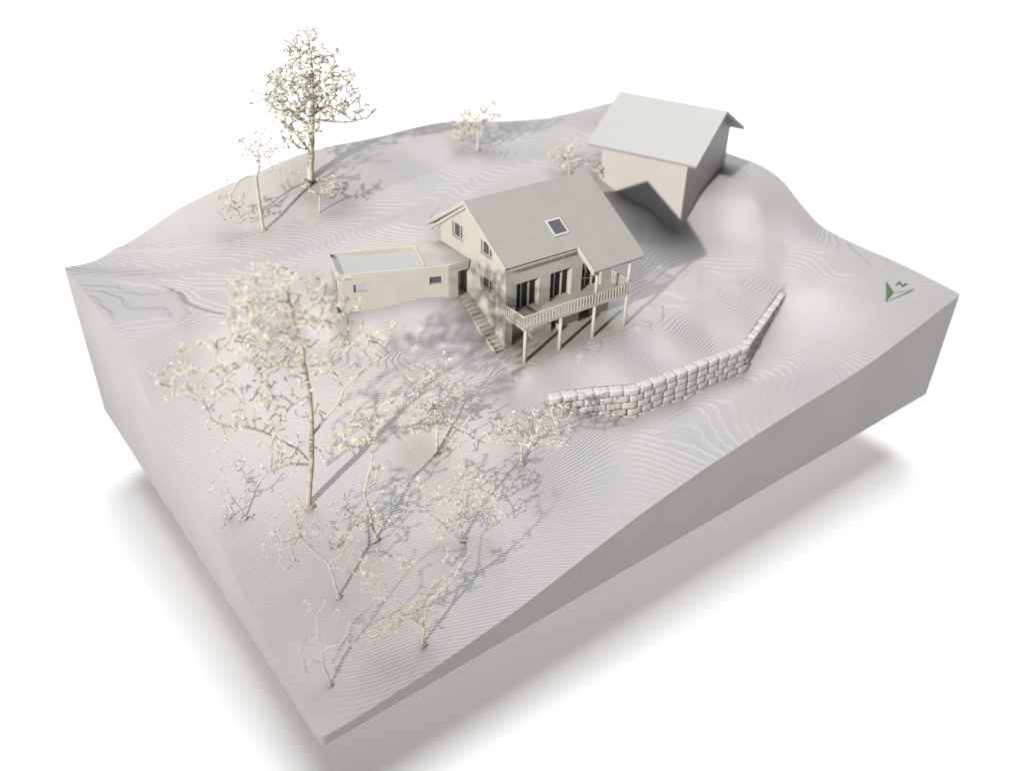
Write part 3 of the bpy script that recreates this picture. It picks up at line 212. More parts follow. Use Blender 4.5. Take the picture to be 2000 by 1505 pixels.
def build_terrain():
    nx, ny = 600, 398
    xs = np.linspace(0, W_, nx); ys = np.linspace(0, D_, ny); X, Y = np.meshgrid(xs, ys, indexing='ij')
    Z = ground(X, Y)
    # rounded corners in plan
    R_ = .22
    for cx, cy, sx, sy in ((R_, R_, -1, -1), (W_ - R_, R_, 1, -1), (R_, D_ - R_, -1, 1), (W_ - R_, D_ - R_, 1, 1)):
        dx = X - cx; dy = Y - cy; mk = (dx * sx > 0) & (dy * sy > 0); q = np.maximum(np.abs(dx), np.abs(dy)); l = np.hypot(dx, dy) + 1e-9
        X = np.where(mk, cx + dx / l * q, X); Y = np.where(mk, cy + dy / l * q, Y)
    V = np.stack([X, Y, Z], -1).reshape(-1, 3)
    idx = np.arange(nx * ny).reshape(nx, ny)
    F = np.stack([idx[:-1, :-1], idx[1:, :-1], idx[1:, 1:], idx[:-1, 1:]], -1).reshape(-1, 4)
    ring = np.concatenate([idx[:, 0], idx[-1, 1:], idx[-2::-1, -1], idx[0, -2:0:-1]])
    nV = len(V); rb = V[ring].copy(); rb[:, 2] = 0
    # slightly softened top rim: the edge ring repeats for the sharp side wall
    V2 = np.concatenate([V, V[ring] * [1, 1, 1], rb]); k = len(ring); a = nV + np.arange(k); b = nV + k + np.arange(k)
    S = np.stack([a, np.roll(a, -1), np.roll(b, -1), b], -1)[:, ::-1]
    me = bpy.data.meshes.new('terrain')
    faces = np.concatenate([F, S])
    me.vertices.add(len(V2)); me.vertices.foreach_set('co', V2.ravel())
    nl = faces.size + k; me.loops.add(nl); me.polygons.add(len(faces) + 1)
    me.loops.foreach_set('vertex_index', np.concatenate([faces.ravel(), b[::-1]]))
    me.polygons.foreach_set('loop_start', np.concatenate([np.arange(len(faces)) * 4, [faces.size]]))
    me.polygons.foreach_set('loop_total', np.concatenate([np.full(len(faces), 4), [k]]))
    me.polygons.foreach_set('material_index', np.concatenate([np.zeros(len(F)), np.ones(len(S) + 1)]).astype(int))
    me.polygons.foreach_set('use_smooth', np.concatenate([np.ones(len(F)), np.zeros(len(S) + 1)]).astype(bool))
    me.update(calc_edges=True); me.validate()
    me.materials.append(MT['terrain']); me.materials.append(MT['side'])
    o = bpy.data.objects.new('terrain', me); COL.objects.link(o); o['kind'] = 'structure'
build_terrain()
bm = bmesh.new(); box(bm, 6, W_ - 6, 6, D_ - 6, -4.2, -.004, .1)  # unseen plinth added to raise the terrain and stop light passing beneath
mesh_obj('added_plinth', bm, MT['added_plinth'], kind='structure')
bm = bmesh.new(); vs = [bm.verts.new(p) for p in ((-900, -900, -4.2), (900, -900, -4.2), (900, 900, -4.2), (-900, 900, -4.2))]; bm.faces.new(vs)
mesh_obj('table_surface', bm, MT['table'], kind='structure')

# faint vertical layer seam on the long front side
bm = bmesh.new(); prism(bm, [(20.97, .0, .03), (20.97 + .05, -.012, .03), (20.97 + .1, .0, .03)], (.0, 0, 2.6)); mesh_obj('print_seam', bm, MT['side'], kind='structure')
# print crumbs and stringing specks scattered on the relief
rc = random.Random(8); bm = bmesh.new()
for k in range(420):
    t_ = rc.random()
    if t_ < .45: cx, cy = rc.choice([(9.6, 6.8), (12.7, 4.6), (8.6, 3.3), (5.0, 1.0), (1.3, 1.6), (20, 3.3)]); x = rc.gauss(cx + .5, .8); y = rc.gauss(cy - .1, .5)
    else: x = rc.uniform(1, 39); y = rc.uniform(.3, 9)
    if not (0.1 < x < 39.8 and .1 < y < 26) or (14.3 < x < 23 and 7.4 < y < 15): continue
    s_ = rc.uniform(.012, .032); z = gz(x, y)
    v = [bm.verts.new((x + s_ * a, y + s_ * b, z + s_ * c)) for a, b, c in ((1, 0, 0), (-.6, .9, 0), (-.6, -.9, 0), (0, 0, 1.3))]
    for f_ in ((0, 1, 3), (1, 2, 3), (2, 0, 3), (0, 2, 1)): bm.faces.new([v[i] for i in f_])
mesh_obj('print_crumbs', bm, MT['terrain'], kind='stuff', label='tiny white crumbs scattered over the printed slope', category='crumbs')

# ------------------------------------------------------------------ house, frame (a, b, z): a along the balcony, b into the house, z = 0 balcony underside
HO = (15.4245, 8.1824, 8.6305); HAZ = math.radians(-1.494)
house = thing('house', 'cream gabled house with balcony on posts and one skylight, centre of the model', 'house', HO, HAZ)
BW = 1.46; BB = 7.14; AR = 6.56; GZ = -1.72
RB, RZ = 4.65, 4.84; SF, SB = .59, .66; TH = .2
def rzf(b): return RZ - SF * (RB - b) if b < RB else RZ - SB * (b - RB)
# walls
WT = .16
gout = [(BW, -2.3), (BW, rzf(BW) - TH - .03), (RB, RZ - TH - .04), (BB, rzf(BB) - TH - .03), (BB, -2.3)]
GW = [(5.13, 6.05, 2.52, 3.30), (2.63, 3.54, 2.55, 3.28), (2.61, 3.53, .80, 1.44)]
bm = bmesh.new(); panel(bm, (0, 0, 0), (0, 1, 0), gout, [rect(a, b, c, d) for a, b, c, d in GW], (WT, 0, 0))
mesh_obj('gable_wall', bm, MT['house'], house)
bm = bmesh.new(); panel(bm, (AR, 0, 0), (0, 1, 0), gout, [], (-WT, 0, 0)); mesh_obj('gable_wall', bm, MT['house'], house)
FW = [(.62, 1.96), (2.63, 3.95), (4.60, 5.92)]
zt = rzf(BW) - TH - .03
LOW = [(.42, 1.62, -2.1, -.38), (2.82, 3.3, -2.1, -.45), (4.6, 5.5, -2.1, -.45)]
bm = bmesh.new()
panel(bm, (WT + .003, BW, 0), (1, 0, 0), rect(0, AR - 2 * WT - .006, -2.3, zt), [rect(a - WT, b - WT, .10, 1.62) for a, b in FW] + [rect(a - WT, b - WT, c, d) for a, b, c, d in LOW], (0, .34, 0))
mesh_obj('front_wall', bm, MT['house'], house)
bm = bmesh.new(); box(bm, WT + .003, AR - WT - .003, BB - WT, BB, -.5, rzf(BB) - TH - .03); mesh_obj('rear_wall', bm, MT['house'], house)
bm = bmesh.new(); box(bm, WT + .003, AR - WT - .003, BW + .345, BB - WT - .003, -.06, .06); mesh_obj('floor', bm, MT['house'], house)
# dark insides of the basement openings: recessed back walls
bm = bmesh.new(); box(bm, WT + .003, AR - WT - .003, BW + .62, BW + .70, -2.3, -.07); mesh_obj('recess_wall', bm, MT['house'], house)
# gable windows
def window(parent, org, ux, nin, s0, s1, z0, z1, muls, depth, fw=.055, pane='glass', ft=.07):
    org, ux, nin = Vector(org), Vector(ux), Vector(nin)
    w = bmesh.new()
    def bar(a, b, c, d):
        P = [org + ux * s + nin * t + Vector((0, 0, z)) for s in (a, b) for t in (depth, depth + ft) for z in (c, d)]
        vs = [w.verts.new(p) for p in P]
        for f in ((0, 1, 3, 2), (4, 6, 7, 5), (0, 4, 5, 1), (2, 3, 7, 6), (0, 2, 6, 4), (1, 5, 7, 3)): w.faces.new([vs[i] for i in f])
    e = .003
    bar(s0 - e, s0 + fw, z0 - e, z1 + e); bar(s1 - fw, s1 + e, z0 - e, z1 + e); bar(s0 + fw, s1 - fw, z0 - e, z0 + fw); bar(s0 + fw, s1 - fw, z1 - fw, z1 + e)
    xs = [s0 + fw]
    for m0, m1 in muls: bar(m0, m1, z0 + fw, z1 - fw); xs += [m0, m1]
    xs.append(s1 - fw)
    win = mesh_obj('window', w, MT['house'], parent)
    for i in range(0, len(xs), 2):
        p = bmesh.new(); q = [org + ux * s + nin * (depth + ft * .6) + Vector((0, 0, z)) for s, z in ((xs[i] - .01, z0 + fw - .01), (xs[i + 1] + .01, z0 + fw - .01), (xs[i + 1] + .01, z1 - fw + .01), (xs[i] - .01, z1 - fw + .01))]
        prism(p, q, nin * .012); mesh_obj('pane', p, MT[pane], win)
    return win
for a, b, c, d in GW: window(house, (0, 0, 0), (0, 1, 0), (1, 0, 0), a, b, c, d, [(a + (b - a) * .36, a + (b - a) * .36 + .07)], .10, .05, 'glass', .05)
for a, b in FW: window(house, (0, BW, 0), (1, 0, 0), (0, 1, 0), a, b, .10, 1.62, [(a + (b - a) * .33 - .045, a + (b - a) * .33 + .045), (a + (b - a) * .67 - .045, a + (b - a) * .67 + .045)], .24, .03, 'dark', .09)
# thin raised window surrounds on the gable
for a, b, c, d in GW:
    bm = bmesh.new(); panel(bm, (-.018, 0, 0), (0, 1, 0), rect(a - .05, b + .05, c - .05, d + .05), [rect(a, b, c, d)], (.017, 0, 0)); mesh_obj('window_surround', bm, MT['house'], house)
# roof: front plane with the stepped eave, rear plane
A0, A1 = -.25, 7.30; EB = 1.15; PB = -.14; NA = 3.95; BE = 8.05
def rp(a, b): return (a, b, rzf(b))
nf = Vector((0, -SF, 1)).normalized() * -TH; nb = Vector((0, SB, 1)).normalized() * -TH
bm = bmesh.new()
prism(bm, [rp(A0, RB), rp(A0, EB), rp(NA, EB), rp(NA, PB), rp(A1 - .12, PB), rp(A1, PB + .10), rp(A1, RB)], nf, .03)
mesh_obj('roof', bm, MT['roof'], house)
bm = bmesh.new(); prism(bm, [rp(A0, RB), rp(A1, RB), rp(A1, BE), rp(A0, BE)], nb, .03); mesh_obj('roof', bm, MT['roof'], house)
# barge boards and purlins under the gable overhangs
bm = bmesh.new()
prism(bm, [(A0 - .035, BE + .02, rzf(BE) - .0), (A0 - .035, BE + .02, rzf(BE) - .19), (A0 - .035, RB, RZ - .19), (A0 - .035, RB, RZ + .02)], (.033, 0, 0))
mesh_obj('barge_board', bm, MT['house'], house)
bm = bmesh.new()
prism(bm, [(A0 - .035, EB - .01, rzf(EB) + .02), (A0 - .035, EB - .01, rzf(EB) - .19), (A0 - .035, RB - .003, RZ - .19), (A0 - .035, RB - .003, RZ + .02)], (.033, 0, 0))
mesh_obj('barge_board', bm, MT['house'], house)
bm = bmesh.new()
prism(bm, [(-.16, BE - .15, rzf(BE) - .24), (-.16, BE - .15, rzf(BE) - .40), (-.16, RB + .1, RZ - .46), (-.16, RB + .1, RZ - .30)], (.157, 0, 0))
mesh_obj('rafter', bm, MT['house'], house)
# gutter along the main eave and porch edge
bm = bmesh.new(); tube(bm, [(A0 + .02, EB - .03, rzf(EB) - .13), (NA - .02, EB - .03, rzf(EB) - .13)], [.06, .06], 8); mesh_obj('gutter', bm, MT['roof'], house)
# raised edge beside the stepped eave
bm = bmesh.new(); prism(bm, [(NA - .035, EB, rzf(EB) + .035), (NA - .035, EB, rzf(EB) - .2), (NA - .035, PB, rzf(PB) - .2), (NA - .035, PB, rzf(PB) + .035)], (.09, 0, 0), .01); mesh_obj('verge', bm, MT['house'], house)
# skylight
sa0, sa1, sb0, sb1 = 3.20, 3.97, 1.98, 2.68
bm = bmesh.new()
def sk(a, b, h): return Vector(rp(a, b)) + Vector((0, -SF, 1)).normalized() * h
for (p0, p1, q0, q1) in ((sa0 - .07, sa0 + .02, sb0 - .07, sb1 + .07), (sa1 - .02, sa1 + .07, sb0 - .07, sb1 + .07), (sa0 + .02, sa1 - .02, sb0 - .07, sb0 + .02), (sa0 + .02, sa1 - .02, sb1 - .02, sb1 + .07)):
    prism(bm, [sk(p0, q0, -.01), sk(p1, q0, -.01), sk(p1, q1, -.01), sk(p0, q1, -.01)], Vector((0, -SF, 1)).normalized() * .06)
skf = mesh_obj('skylight', bm, MT['house'], house)
bm = bmesh.new(); prism(bm, [sk(sa0 + .02, sb0 + .02, .004), sk(sa1 - .02, sb0 + .02, .004), sk(sa1 - .02, sb1 - .02, .004), sk(sa0 + .02, sb1 - .02, .004)], Vector((0, -SF, 1)).normalized() * .012)
mesh_obj('pane', bm, MT['glass'], skf)
# balcony
bal = bmesh.new(); box(bal, .0, 6.64, 0.0, BW - .003, 0, .10, .012); balcony = mesh_obj('balcony', bal, MT['house'], house)
bm = bmesh.new(); box(bm, -.01, 6.65, -.02, .05, .66, .74, .012); mesh_obj('handrail', bm, MT['house'], balcony)
bm = bmesh.new(); box(bm, -.015, .055, .053, BW - .005, .66, .74, .012); mesh_obj('handrail', bm, MT['house'], balcony)
bm = bmesh.new(); box(bm, 6.585, 6.655, .053, BW - .005, .66, .74, .012); mesh_obj('handrail', bm, MT['house'], balcony)
bm = bmesh.new(); box(bm, -.012, 6.652, -.022, .052, .125, .165); mesh_obj('bottom_rail', bm, MT['house'], balcony)
bm = bmesh.new(); box(bm, 0, .082, 0, .05, .1, .66, .006); bmesh.ops.recalc_face_normals(bm, faces=bm.faces[:])
bme = bpy.data.meshes.new('baluster'); bm.to_mesh(bme); bm.free(); bme.materials.append(MT['house'])
def baluster(a, b, rot=0):
    o = bpy.data.objects.new('baluster', bme); COL.objects.link(o); o.parent = balcony; o.location = (a, b, .003); o.rotation_euler = (0, 0, rot)
nbal = 36
for i in range(nbal): baluster(.0 + i * (6.54 / (nbal - 1)), -.012)
for i in range(8): baluster(-.002, .19 + i * .165, math.pi / 2) if False else baluster(.052, .16 + i * .168, math.pi / 2)
for i in range(8): baluster(6.64, .16 + i * .168, math.pi / 2)
for k in range(4):
    a = .16 + k * 2.10
    zt_ = -.003; bm = bmesh.new(); tube(bm, [(a, .06, -2.0), (a, .06, -.9), (a, .06, zt_)], [.098, .09, .088], 10); mesh_obj('post', bm, MT['house'], house, True)
    if k >= 2:
        bm = bmesh.new(); tube(bm, [(a + .03, .1, .103), (a + .03, .1, rzf(.1) - TH * 1.16 + .01)], [.085, .085], 10); mesh_obj('post', bm, MT['house'], house, True)
# patio under the balcony (slightly falling outwards)
bm = bmesh.new()
prism(bm, [(-.78, -.22, -1.80), (7.15, -.22, -1.80), (7.3, 1.9, -1.66), (AR, 2.4, -1.60), (-.05, 2.4, -1.60), (-.05, 1.3, -1.66), (-.78, 1.3, -1.66)], (0, 0, -.5))
pa = mesh_obj('patio', bm, MT['patio'], kind='structure'); pa.location = HO; pa.rotation_euler = (0, 0, HAZ)
# little glue stalk by the first post, stringing hairs under the eave
bm = bmesh.new(); tube(bm, [(.3, -.1, -1.78), (.42, -.2, -1.77), (.55, -.33, -1.80)], [.022, .02, .016], 5); g = mesh_obj('printing_scrap', bm, MT['house'], label='tiny curl of scrap filament beside the foot of the nearest balcony post', category='scrap'); g.location = HO; g.rotation_euler = (0, 0, HAZ)
hair = bmesh.new()
for pts in ([(3.1, 1.1, 2.52), (3.0, 1.2, 2.3), (2.75, 1.25, 2.2)], [(4.1, 1.3, 2.2), (4.35, 1.3, 2.0), (4.3, 1.3, 1.7), (4.5, 1.2, 1.5)], [(3.98, 1.3, 1.1), (4.6, 1.1, 1.0), (5.5, .7, .95)], [(4.4, 1.2, 1.9), (4.7, 1.2, 1.2)]):
    tube(hair, pts, [.008] * len(pts), 4)
mesh_obj('stringing', hair, MT['house'], house, kind='stuff')

# ------------------------------------------------------------------ outdoor stairs along the gable
ns = 14
st = thing('outdoor_stairs', 'cream flight of narrow steps running down the gable wall of the house', 'stairs', HO, HAZ)
b_top, b_bot, z_top, z_bot = 4.62, 1.36, -.05, -1.74
for i in range(ns):
    bb0 = b_top - (b_top - b_bot) * (i + 1) / ns; bb1 = b_top - (b_top - b_bot) * i / ns
    zz = z_top + (z_bot + .13 - z_top) * i / (ns - 1)
    bm = bmesh.new(); box(bm, -.60, -.004, bb0, bb1 - .002, zz - .42, zz, .02); mesh_obj('step', bm, MT['house'], st)
bm = bmesh.new(); prism(bm, [(-.66, b_top + .3, z_top + .04), (-.66, b_bot - .05, z_bot + .16), (-.66, b_bot - .05, z_bot - .4), (-.66, b_top + .3, z_top - .5)], (.055, 0, 0)); mesh_obj('stringer', bm, MT['house'], st)

# ------------------------------------------------------------------ garage
GA, GB, GE1, GE2, GC, GD = [Vector((*p, 0)) for p in ((9.43, 14.75), (10.2, 17.08), (14.1, 15.42), (13.35, 13.34), (14.33, 12.73), (15.46, 12.64))]
GH = Vector((15.52, 15.25, 0)); Z0, Z1 = 7.9, 10.34
garage = thing('garage', 'long low cream garage with two small windows beside the house', 'garage', (0, 0, 0))
def gw(p, q, z0, z1, holes=(), th=.16):
    d = (q - p); L = d.length; d.normalize(); nin = Vector((-d.y, d.x, 0))
    bm = bmesh.new(); panel(bm, p, d, rect(0, L, z0, z1), [rect(*h) for h in holes], nin * th); return bm, d, nin
gwin = [(.72, 1.40, 9.50, 9.92), (4.36, 4.98, 9.52, 9.93)]
bm, d1, n1 = gw(GA, GC, Z0, Z1, gwin); mesh_obj('front_wall', bm, MT['house'], garage)
window(garage, GA, d1, n1, *gwin[0], [], .09, .03, 'palepane', .04); window(garage, GA, d1, n1, *gwin[1], [], .07, .03, 'glass', .04)
cd = (GD - GC).normalized()
for (s0, s1, z0, z1) in ((.003, .52, Z0, Z1), (.523, (GD - GC).length - .02, 10.02, Z1)):
    bm = bmesh.new(); nn = Vector((-cd.y, cd.x, 0)); panel(bm, GC, cd, rect(s0, s1, z0, z1), [], nn * .16); mesh_obj('door_wall', bm, MT['house'], garage)
nn = Vector((-cd.y, cd.x, 0))
bm = bmesh.new(); panel(bm, GC + nn * .75, cd, rect(.2, 1.12, Z0, Z1 - .2), [], nn * .1); dr = mesh_obj('inner_wall', bm, MT['house'], garage)
bm = bmesh.new(); panel(bm, GC + nn * .70, cd, rect(.50, .88, 8.62, 9.75), [], nn * .045); mesh_obj('door', bm, MT['house'], garage)
bm = bmesh.new(); prism(bm, [GC + cd * .4 + Vector((0, 0, 8.58)) - nn * .05, GC + cd * 1.12 + Vector((0, 0, 8.58)) - nn * .05, GC + cd * 1.12 + nn * .75 + Vector((0, 0, 8.58)), GC + cd * .4 + nn * .75 + Vector((0, 0, 8.58))], (0, 0, -.4)); mesh_obj('threshold', bm, MT['patio'], garage)
# left end: open carport mouth with corner post
L = (GA - GB).length; bm, d2, n2 = gw(GB, GA, Z0, Z1, [(.62, L - .34, 8.72, 10.0)]); mesh_obj('end_wall', bm, MT['house'], garage)
bm, _, _ = gw(GE1, GB, Z0, Z1); mesh_obj('rear_wall', bm, MT['house'], garage)
def inset(P, d):
    c = sum(P, Vector()) / len(P); return [p + (c - p).normalized() * d for p in P]
bm = bmesh.new(); prism(bm, [p + Vector((0, 0, 8.72)) for p in (GA * .97 + GE1 * .03, GE2, GE1, GB * .97 + GE2 * .03)], (0, 0, -.5)); mesh_obj('floor', bm, MT['patio'], garage)
# fascia band a little proud of the wall
out = lambda p, q, o_: (lambda d: Vector((d.y, -d.x, 0)) * o_)((q - p).normalized())
def strip(p, q, z0, z1, o_, w, name, par, ml):
    f = out(p, q, 1); bm = bmesh.new(); prism(bm, [p + f * o_ + Vector((0, 0, z0)), q + f * o_ + Vector((0, 0, z0)), q + f * o_ + Vector((0, 0, z1)), p + f * o_ + Vector((0, 0, z1))], -f * w, .006); return mesh_obj(name, bm, ml, par)
e = .006
for p, q, z1_ in ((GA, GC, 10.48), (GC + Vector((e, 0, 0)), GD, 10.48), (GB, GA, 10.485), (GE1 , GB, 10.48)):
    strip(p, q, 10.22, z1_, .04, .10, 'parapet', garage, MT['house'])
# divider ridge between sunken and raised roof
strip(GE2 + Vector((.02, .06, 0)), GE1 + Vector((-.02, -.05, 0)), 10.2, 10.49, .04, .08, 'parapet', garage, MT['house'])
bm = bmesh.new(); prism(bm, [Vector((p.x, p.y, 10.30)) for p in (GA + Vector((.08, .05, 0)), GE2 + Vector((-.03, .05, 0)), GE1 + Vector((-.05, -.06, 0)), GB + Vector((.08, -.06, 0)))], (0, 0, -.12)); mesh_obj('roof', bm, MT['flat'], garage)
bm = bmesh.new(); prism(bm, [Vector((p.x, p.y, 10.455)) for p in (GE2 + Vector((.05, .03, 0)), GC + Vector((.02, .07, 0)), GD + Vector((.05, .07, 0)), GH, GE1 + Vector((.05, 0, 0)))], (0, 0, -.14)); mesh_obj('roof', bm, MT['patio'], garage)
bm, _, _ = gw(GH, GE1 + Vector((.06, 0, 0)), Z0, 10.3); mesh_obj('rear_wall', bm, MT['house'], garage)
# dark strip painting the shaded gap in front of the carport
gd = (GA - GB).normalized(); gn = Vector((gd.y, -gd.x, 0))
bm = bmesh.new(); prism(bm, [GB + gn * .12 + gd * .3 + Vector((0, 0, 8.74)), GA + gn * .12 + gd * .15 + Vector((0, 0, 8.72)), GA + gn * .03 + gd * .15 + Vector((0, 0, 8.72)), GB + gn * .03 + gd * .3 + Vector((0, 0, 8.74))], (0, 0, -.3)); mesh_obj('dark_gap_strip', bm, MT['glass'], garage)

# ------------------------------------------------------------------ barn
BA = math.radians(-67.94)
barn = thing('barn', 'plain white barn block with smooth overhanging gable roof, behind the house', 'barn', (30.647, 12.215, 12.186), BA)
BL, HB, HZ = 6.892, 4.168, 2.052; oe, oq = .75, .65; s_ = HZ / HB
bm = bmesh.new()
pr = [(oq, -6), (2 * HB - oq, -6), (2 * HB - oq, oq * s_ - .1), (HB, HZ - .1), (oq, oq * s_ - .1)]
prism(bm, [(-oe, b, z) for b, z in pr], (-(BL - 2 * oe), 0, 0)); mesh_obj('wall', bm, MT['barn'], barn)
bm = bmesh.new(); prism(bm, [(0, 0, 0), (0, HB, HZ), (0, HB, HZ - .2), (0, .06, -.17)], (-BL, 0, 0), .02); mesh_obj('roof', bm, MT['barn_roof_dimmed'], barn)
bm = bmesh.new(); prism(bm, [(0, 2 * HB, 0), (0, HB + .002, HZ - .001), (0, HB + .002, HZ - .2), (0, 2 * HB - .06, -.17)], (-BL, 0, 0), .02); mesh_obj('roof', bm, MT['barn_roof_dimmed'], barn)

# ------------------------------------------------------------------ retaining wall of stone blocks
wp = [Vector((*p, 0)) for p in WALL]
seg = [0]
for i in range(1, len(wp)): seg.append(seg[-1] + (wp[i] - wp[i - 1]).length)
def wat(s):
    s = max(0, min(s, seg[-1] - 1e-4))
    for i in range(1, len(wp)):
        if s <= seg[i]:
            t = (s - seg[i - 1]) / (seg[i] - seg[i - 1])
            return wp[i - 1].lerp(wp[i], t), (wp[i] - wp[i - 1]).normalized()
rs = random.Random(3); stones = []
for v in range(6):
    bm = bmesh.new(); bmesh.ops.create_cube(bm, size=1); bmesh.ops.subdivide_edges(bm, edges=bm.edges[:], cuts=3, use_grid_fill=True)
    for vt in bm.verts:
        c = vt.co
        # pillow shape: corners pulled in, face bulging
        k = max(abs(c.x), abs(c.z)) * 2; q = (abs(c.x * 2) ** 6 + abs(c.z * 2) ** 6)
        c.x *= 1 - .018 * max(0, q - 1); c.z *= 1 - .02 * max(0, q - 1)
        if c.y < 0: c.y *= 1 - .13 * min(1, k ** 10) + rs.uniform(-.06, .06)
        c.x += rs.uniform(-.012, .012); c.z += rs.uniform(-.02, .02)
    me = bpy.data.meshes.new('stone'); bmesh.ops.recalc_face_normals(bm, faces=bm.faces[:]); bm.to_mesh(me); bm.free(); me.materials.append(MT['stone'])
    me.polygons.foreach_set('use_smooth', [True] * len(me.polygons)); stones.append(me)
rw = thing('retaining_wall', 'curved retaining wall of pale rough stone blocks below the house terrace', 'wall', (24, 4.5, 4.4))
RWL = Vector((24, 4.5, 4.4)); CH = .375; NL = 5
def wtop(s): return 5.86 + .02 * math.sin(s) + (.62 * max(0, (s - 12) / 6) if s > 12 else 0)
for c in range(NL):
    s = -.1 + (.37 if c % 2 else 0)
    while s < seg[-1]:
        ln = rs.uniform(.62, .82); p, d = wat(s + ln / 2)
        z = wtop(s + ln / 2) - CH * (c + .5)
        nrm = Vector((-d.y, d.x, 0))     # into the slope
        front = p - nrm * .30
        if z + CH * .5 > gz(front.x, front.y) - .02:
            o = bpy.data.objects.new('stone', rs.choice(stones)); COL.objects.link(o); o.parent = rw
            o.location = p - nrm * (.02 + .02 * c) + Vector((0, 0, z)) - Vector(rw.location) + nrm * rs.uniform(-.015, .015)
            o.rotation_euler = (rs.uniform(-.03, .03), rs.uniform(-.02, .02), math.atan2(d.y, d.x) + rs.uniform(-.02, .02)); o.scale = (ln - .02, .46, CH - .016)
        s += ln
# dark joints are real gaps: a thin core stands behind the blocks
bm = bmesh.new()
pts = [wat(i * seg[-1] / 60)[0] + Vector((-wat(i * seg[-1] / 60)[1].y, wat(i * seg[-1] / 60)[1].x, 0)) * -.13 for i in range(61)]
for i in range(60):
    a, b = pts[i], pts[i + 1]; za = wtop(i * seg[-1] / 60) - .05; n_ = Vector((-(b - a).y, (b - a).x, 0)).normalized()
    vs = [bm.verts.new(q) for q in (a + Vector((0, 0, za)) - RWL, b + Vector((0, 0, za)) - RWL, b + Vector((0, 0, 3.4)) - RWL, a + Vector((0, 0, 3.4)) - RWL)]; bm.faces.new(vs)
    vs = [bm.verts.new(q) for q in (a + Vector((0, 0, za)) - RWL, b + Vector((0, 0, za)) - RWL, b + n_ * .3 + Vector((0, 0, za)) - RWL, a + n_ * .3 + Vector((0, 0, za)) - RWL)]; bm.faces.new(vs)
mesh_obj('wall_core', bm, MT['stone'], rw)
# crumbs of support material along the coping
bm = bmesh.new()
for k in range(150):
    s = rs.uniform(.3, seg[-1] - .2); p, d = wat(s); nrm = Vector((-d.y, d.x, 0)); q = p + nrm * rs.uniform(-.2, .2); z = wtop(s) + .0; r0 = rs.uniform(.02, .05)
    bmesh.ops.create_icosphere(bm, subdivisions=1, radius=r0, matrix=Matrix.Translation((q.x - 24, q.y - 4.5, z - 4.4)) @ Matrix.Diagonal((1, 1, .6, 1)))
mesh_obj('coping_crumbs', bm, MT['barn'], rw, kind='stuff')

# ------------------------------------------------------------------ north arrow, printed flat on the corner
arrow = thing('north_arrow', 'small green north arrow with letter N printed on the right corner of the terrain', 'north arrow', (37, 2.4, 6.75))
def decal(name, polys, ml, lift):
    bm = bmesh.new()
    for P in polys:
        vs = [bm.verts.new((x - 37, y - 2.4, 0)) for x, y in P]; f = bm.faces.new(vs)
    bmesh.ops.triangulate(bm, faces=bm.faces[:]); bmesh.ops.subdivide_edges(bm, edges=bm.edges[:], cuts=7, use_grid_fill=True)
    for v in bm.verts: v.co.z = gz(v.co.x + 37, v.co.y + 2.4) + lift - 6.75
    ext = bmesh.ops.extrude_face_region(bm, geom=bm.faces[:]); bmesh.ops.translate(bm, verts=[v for v in ext['geom'] if isinstance(v, bmesh.types.BMVert)], vec=(0, 0, -.03))
    return mesh_obj(name, bm, ml, arrow)
decal('arrow_half', [DATA['arrow_dark']], MT['green'], .03)
decal('arrow_outline', [DATA['arrow_l1']], MT['green'], .028)
decal('arrow_outline', [DATA['arrow_l2']], MT['greenpale'], .028)
def stroke(P, w):
    out_ = []
    for (a, b) in zip(P, P[1:]):
        a, b = Vector(a), Vector(b); d = (b - a).normalized(); n = Vector((-d.y, d.x)) * w; a2 = a - d * w * .6; b2 = b + d * w * .6
        out_.append([tuple(a2 + n), tuple(a2 - n), tuple(b2 - n), tuple(b2 + n)])
    return out_
for i, pq in enumerate(stroke(DATA['arrow_n'], .055)): decal('letter_n', [pq], MT['green'], .03 + i * .003)

# ------------------------------------------------------------------ twig trees
RH = Vector((DATA['rh'][0], DATA['rh'][1], 0)); DH = Vector((-RH.y, RH.x, 0))
def star(bm, p, r, rnd):
    """a little dried flower: a few pointed lobes round a node"""
    n = rnd.choice((3, 4, 4, 5))
    for i in range(n):
        d = Vector((rnd.gauss(0, 1), rnd.gauss(0, 1), rnd.gauss(0.25, 1))).normalized(); a = d.orthogonal().normalized(); b = d.cross(a)
        L = r * rnd.uniform(1.1, 2.5); w = r * rnd.uniform(.34, .56)
        t = bm.verts.new(p + d * L); ms = [bm.verts.new(p + d * L * .45 + (a * math.cos(k * 2.094) + b * math.sin(k * 2.094)) * w) for k in range(3)]
        c = bm.verts.new(p - d * r * .25)
        for k in range(3): bm.faces.new((ms[k], ms[(k + 1) % 3], t)); bm.faces.new((ms[(k + 1) % 3], ms[k], c))
